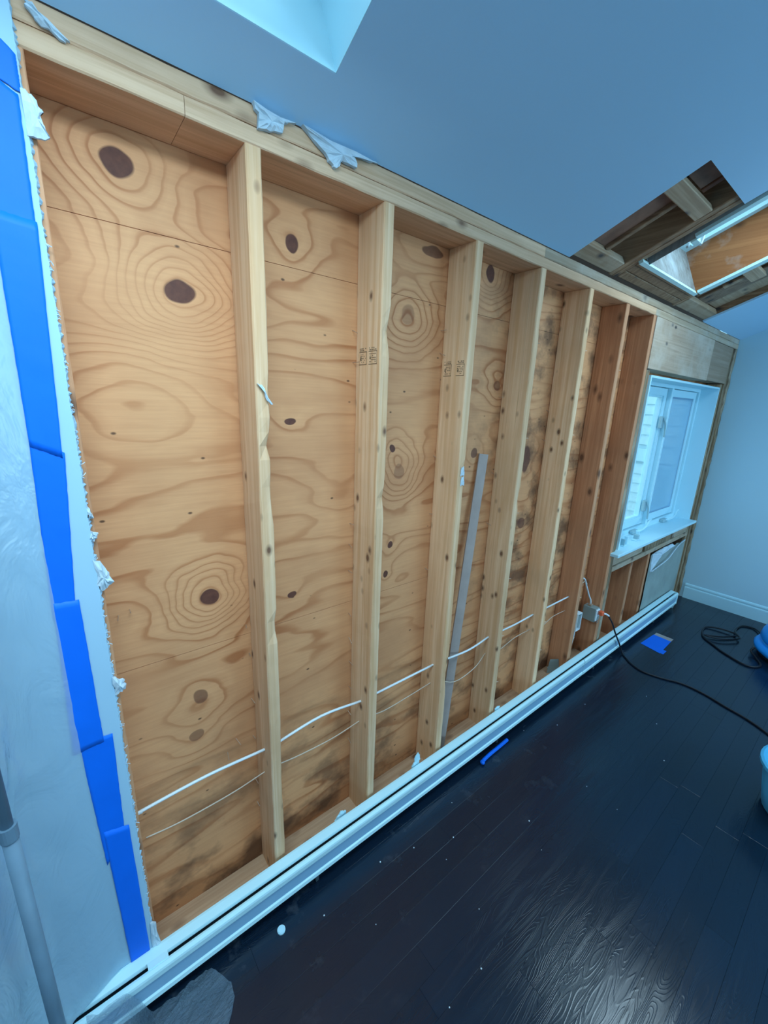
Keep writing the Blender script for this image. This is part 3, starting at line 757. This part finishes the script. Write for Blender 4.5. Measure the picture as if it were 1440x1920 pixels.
# ------------------------------------------------------------------ wiring
pts = [(.004, .058, .590)]
for i in range(6):
    l = Xs[i]; r = Xs[i+1]-.038
    pts += [(l, .058, .592), ((l+r)/2, .038 if i == 3 else .054, .592+(.014, .026, .004, .002, -.002, .004)[i]), (r, .058, .592)]
pts += [(2.44, .06, .60)]
obj('power_cable', tube(pts[:-1], .0046, 8, 5), 'cable', None, 'white electrical cable threaded through holes in the studs above the heater', 'cable', smooth=True)
pts = [(.004, .064, .484), (.09, .075, .462)]
for i in range(6):
    l = Xs[i]; r = Xs[i+1]-.038
    yw = .044 if i == 3 else .088
    if i: pts += [(l, .066, .492), (l+(r-l)*.30, yw, .462-.006*i), (l+(r-l)*.7, yw, .448+.004*i)]
    else: pts += [(.20, .090, .445), (.29, .086, .455)]
    pts += [(r, .066, .490)]
obj('bell_wire', tube(pts, .0021, 6, 5), 'wire', None, 'thin beige wire sagging between the studs below the white cable', 'wire', smooth=True)

# junction box on the king stud, its cable, and the plugged-in lead
jb = empty('junction_box', (2.755, .045, .332), 'grey electrical box fixed on the stud left of the window', 'electrical box')
bx = bmesh.new()
for q in ((2.722, 2.7235, .0, .085, .332, .430), (2.7795, 2.781, .0, .085, .332, .430), (2.7235, 2.7795, .0835, .085, .332, .430), (2.7235, 2.7795, .0, .0835, .332, .3335), (2.7235, 2.7795, .0, .0835, .4285, .430)): box(bx, *q)
obj('box', bx, 'boxg', jb)
rc = obj('receptacle', B(2.728, 2.776, -.008, .03, .340, .424, bev=.003), 'cable', jb, label='white receptacle')
obj('face', B(2.738, 2.766, -.012, -.0082, .346, .376, bev=.002), 'boxg', rc)
obj('yoke', B(2.744, 2.760, -.0095, -.0082, .325, .339), 'nail', rc)
obj('cable_clamp', B(2.735, 2.765, .04, .065, .4305, .445, bev=.002), 'nail', jb)
obj('branch_cable', tube([(2.448, .040, .690), (2.50, .045, .702), (2.57, .045, .68), (2.62, .048, .62), (2.66, .05, .57), (2.70, .052, .52), (2.735, .052, .48), (2.748, .052, .447)], .0055, 8, 5), 'cable', None, 'white branch cable arching from stud down to the grey box', 'cable', smooth=True)
obj('branch_wire', tube([(2.449, .085, .535), (2.52, .088, .56), (2.60, .09, .585), (2.66, .092, .61), (2.70, .092, .615), (2.73, .090, .585)], .0028, 6, 5), 'wire', None, 'thin beige wire rising slantwise beside the white branch cable', 'wire', smooth=True)
sw = empty('outlet_ring', (2.478, .02, .355), 'white plastic outlet ring hanging at a stud beside the grey box', 'electrical box')
bx = bmesh.new()
for q in ((2.450, 2.454, -.006, .045, .355, .478), (2.502, 2.506, -.006, .045, .355, .478), (2.454, 2.502, -.006, .045, .355, .360), (2.454, 2.502, -.006, .045, .473, .478), (2.454, 2.502, .041, .045, .36, .473)): box(bx, *q)
obj('ring', bx, 'cable', sw); obj('insert', B(2.462, 2.494, .0, .0405, .375, .458, bev=.002), 'boxg', sw)
obj('bell_wire_tail', tube([(2.468, .010, .354), (2.462, .006, .31), (2.468, .012, .25), (2.476, .02, .19), (2.462, .03, .12), (2.45, .035, .06)], .0026, 6, 5), 'cable', sw, label='loose white wires')
obj('bell_wire_tail', tube([(2.480, .012, .354), (2.474, .010, .30), (2.462, .012, .23), (2.455, .02, .15), (2.452, .03, .06)], .0022, 6, 5), 'cable', sw)
ec = empty('extension_lead', (2.75, -.02, .40), 'black extension lead with orange plug, crossing the heater and the dark floor', 'extension lead')
pg = obj('plug', B(2.738, 2.768, -.042, -.0125, .388, .422, bev=.006), 'orange', ec, label='orange plug')
obj('strain_relief', tube([(2.758, -.042, .405), (2.772, -.052, .403), (2.79, -.064, .388)], .006, 8, 3), 'cable', pg)
obj('cord', tube([(2.788, -.062, .389), (2.808, -.086, .340), (2.850, -.100, .262), (2.915, -.100, .190), (2.985, -.097, .120), (3.050, -.092, .050), (3.068, -.105, .010), (3.040, -.135, .0065), (2.985, -.205, .006), (2.958, -.284, .006), (2.985, -.39, .006), (3.035, -.498, .006), (3.032, -.62, .006), (2.998, -.739, .006), (2.972, -.847, .006), (2.921, -.951, .006), (2.80, -1.15, .006), (2.6, -1.4, .006)], .0055, 8, 6), 'black', ec, smooth=True)

# ------------------------------------------------------------------ loose things in and by the wall
lt = lum(-.021, .021, -.007, .007, 0, 1.52, 2, r=.0015, n=20, jit=.0006, seed=99)
p0 = Vector((1.266, .052, .0405)); p1 = Vector((1.472, .112, 1.535)); d = (p1-p0).normalized()
xa = Vector((.80, -.60, 0)); xa = (xa-d*xa.dot(d)).normalized(); ya = d.cross(xa)
for vv in lt.verts: c = vv.co.copy(); vv.co = p0+xa*c.x+ya*c.y+d*c.z
obj('lath', lt, 'lath', None, 'grey weathered lath leaning inside the fourth bay of the stud wall', 'wood strip')
pl = empty('metal_plate', (2.36, .08, .04), 'small grey metal plate leaning behind the heater below the outlet ring', 'metal plate')
def pf2(v): return Vector((2.335+v.x*.9+v.z*.25, .085+v.y-v.x*.55, .0392+v.z))
obj('plate', B(0, .10, 0, .002, 0, .095, f=pf2), 'boxg', pl); obj('flange', B(.097, .10, -.012, 0, 0, .095, f=pf2), 'cable', pl)
for i, (poly, y, lab) in enumerate((([(.615, .125), (.618, .150), (.632, .168), (.645, .182), (.655, .172), (.668, .168), (.668, .125)], .000, 'ragged white plasterboard scrap caught behind the heater, nearest the viewer'),
        ([(1.025, .125), (1.020, .165), (1.035, .178), (1.038, .205), (1.055, .222), (1.070, .205), (1.068, .17), (1.074, .125)], -.003, 'tall torn white plasterboard scrap standing behind the heater by a stamped stud'),
        ([(1.635, .13), (1.630, .168), (1.650, .176), (1.670, .170), (1.672, .13)], -.003, 'tiny white plasterboard scrap tucked behind the heater beside the lath bay'))):
    obj('plaster_scrap', flake(poly, y-.005, y-.001, 120+i, .003), 'white', None, lab, 'plaster scrap', 'plaster scraps behind the heater')
def blob(c, r, seed, sq=1, sub=2):
    bm = bmesh.new(); bmesh.ops.create_icosphere(bm, subdivisions=sub, radius=1)
    for v in bm.verts:
        k = 1+.25*noise.noise(v.co*1.7+Vector((seed, 0, 0)))
        v.co = Vector(c)+Vector((v.co.x*r*k, v.co.y*r*k, v.co.z*r*k*sq))
    return bm
obj('plaster_lump', blob((2.39, .105, .0455), .008, 3, .8), 'crumb', None, 'small white plaster lump on the sole plate by the metal plate', 'plaster lump')
bm = bmesh.new()
for i in range(20):
    a = i/20*2*math.pi
cap = lambda r, z0, z1: tube([(.333, -.118, z0), (.333, -.118, (z0+z1)/2), (.333, -.118, z1)], r, 20, 1)
wc = empty('bottle_cap', (.333, -.118, 0), 'round white plastic cap lying alone on the dark floor near the film', 'cap')
obj('disc', cap(.0135, .0008, .006), 'white', wc); obj('rim', cap(.0115, .0062, .008), 'white', wc)
def tq(u, v):
    P = [Vector((3.354, -.124)), Vector((3.59, -.137)), Vector((3.585, -.262)), Vector((3.322, -.270))]
    p = P[0].lerp(P[1], u).lerp(P[3].lerp(P[2], u), v)
    return Vector((p.x, p.y, .0012+.0006*noise.noise(Vector((p.x*30, p.y*30, 0)))))
tp = empty('tape_patch', (3.46, -.2, 0), 'square patch of blue masking tape stuck flat on the dark floor', 'tape')
obj('tape', grid(8, 6, tq, .0004), 'tape', tp)
obj('card', B(3.585, 3.64, -.262, -.140, .0006, .0014), 'lath', tp, label='grey card edge under the tape')
obj('tape', B(3.33, 3.40, -.290, -.268, .0006, .0012), 'tape', tp)
tw = empty('tape_wad', (1.55, -.088, 0), 'rolled strip of dark blue tape lying on the floor against the heater foot', 'tape')
obj('roll', tube([(1.44, -.094, .010), (1.50, -.090, .012), (1.58, -.088, .011), (1.66, -.085, .010)], .009, 8, 5), 'tape', tw)
obj('end', blob((1.435, -.098, .0105), .0125, 9, .8), 'tape', tw)
bm = bmesh.new(); rs = random.Random(21)
for (x, y) in ((.952, -.302), (.878, -.191), (.924, -.489), (.8, -.598), (.653, -.596), (1.735, -.625), (2.482, -.533), (2.22, -.656), (1.739, -.484), (.735, -.151), (1.039, -.26), (1.802, -.096), (1.996, -.188), (1.36, -.413), (1.293, -.513),
               (.60, -.30), (1.15, -.15), (2.3, -.2), (2.7, -.4), (.47, -.17)):
    r = rs.uniform(.0014, .0032); b2 = blob((x, y, r), r, rs.random()*9, .8, 1)
    me = bpy.data.meshes.new('t'); b2.to_mesh(me); b2.free(); bm.from_mesh(me); bpy.data.meshes.remove(me)
obj('plaster_crumbs', bm, 'crumb', None, 'tiny white plaster crumbs scattered over the dark floor', 'debris', kind='stuff')

# blue machine and its coiled lead at the right
bt = empty('blue_machine', (4.12, -1.0, 0), 'bright blue moulded plastic machine at the right edge near the far baseboard', 'machine')
def body(cx, cy, prof, sx=1, sy=1, seg=32):
    bm = bmesh.new(); rings = []
    for r, z in prof: rings.append([bm.verts.new((cx+sx*r*math.cos(2*math.pi*j/seg), cy+sy*r*math.sin(2*math.pi*j/seg), z)) for j in range(seg)])
    for i in range(len(rings)-1):
        for j in range(seg): bm.faces.new((rings[i][j], rings[i][(j+1) % seg], rings[i+1][(j+1) % seg], rings[i+1][j]))
    bm.faces.new(rings[0]); bm.faces.new(rings[-1]); return bm
MX, MY = 4.07, -.985
obj('base', body(MX, MY, [(.25, .0), (.28, .01), (.28, .03)]), 'black', bt)
obj('lower_shell', body(MX, MY, [(.285, .031), (.31, .05), (.315, .075), (.30, .095), (.27, .105)]), 'blue', bt, smooth=True)
obj('groove', body(MX, MY, [(.275, .106), (.262, .112), (.262, .120)]), 'lblue', bt)
obj('upper_shell', body(MX, MY, [(.28, .121), (.29, .14), (.28, .19), (.24, .25), (.16, .29), (.06, .30)]), 'blue', bt, smooth=True)
obj('handle', tube([(MX-.15, MY, .27), (MX-.1, MY, .36), (MX+.1, MY, .36), (MX+.15, MY, .27)], .018, 10, 6), 'black', bt)
cl = [(3.92, -.705, .06), (3.90, -.69, .03), (3.86, -.73, .010), (3.757, -.775, .007), (3.674, -.712, .007), (3.73, -.58, .007), (3.80, -.49, .007), (3.90, -.39, .008), (4.08, -.359, .008), (4.145, -.446, .016), (4.136, -.56, .018), (4.0, -.50, .018), (3.90, -.40, .020), (3.93, -.50, .022), (4.064, -.587, .022), (4.15, -.55, .020), (4.263, -.529, .010), (4.393, -.546, .008), (4.42, -.62, .008), (4.33, -.68, .02), (4.22, -.72, .06)]
obj('power_lead', tube(cl, .0065, 8, 6), 'black', bt, label='coiled black lead', smooth=True)
bb = empty('blue_bucket', (2.37, -1.165, 0), 'pale blue plastic tub cut off by the right edge of the view', 'tub')
obj('shell', body(2.37, -1.165, [(.14, .0), (.15, .01), (.165, .10), (.18, .20), (.185, .215)]), 'lblue', bb, smooth=True)
obj('rim', body(2.37, -1.165, [(.186, .216), (.196, .22), (.196, .235), (.186, .24)]), 'lblue', bb)
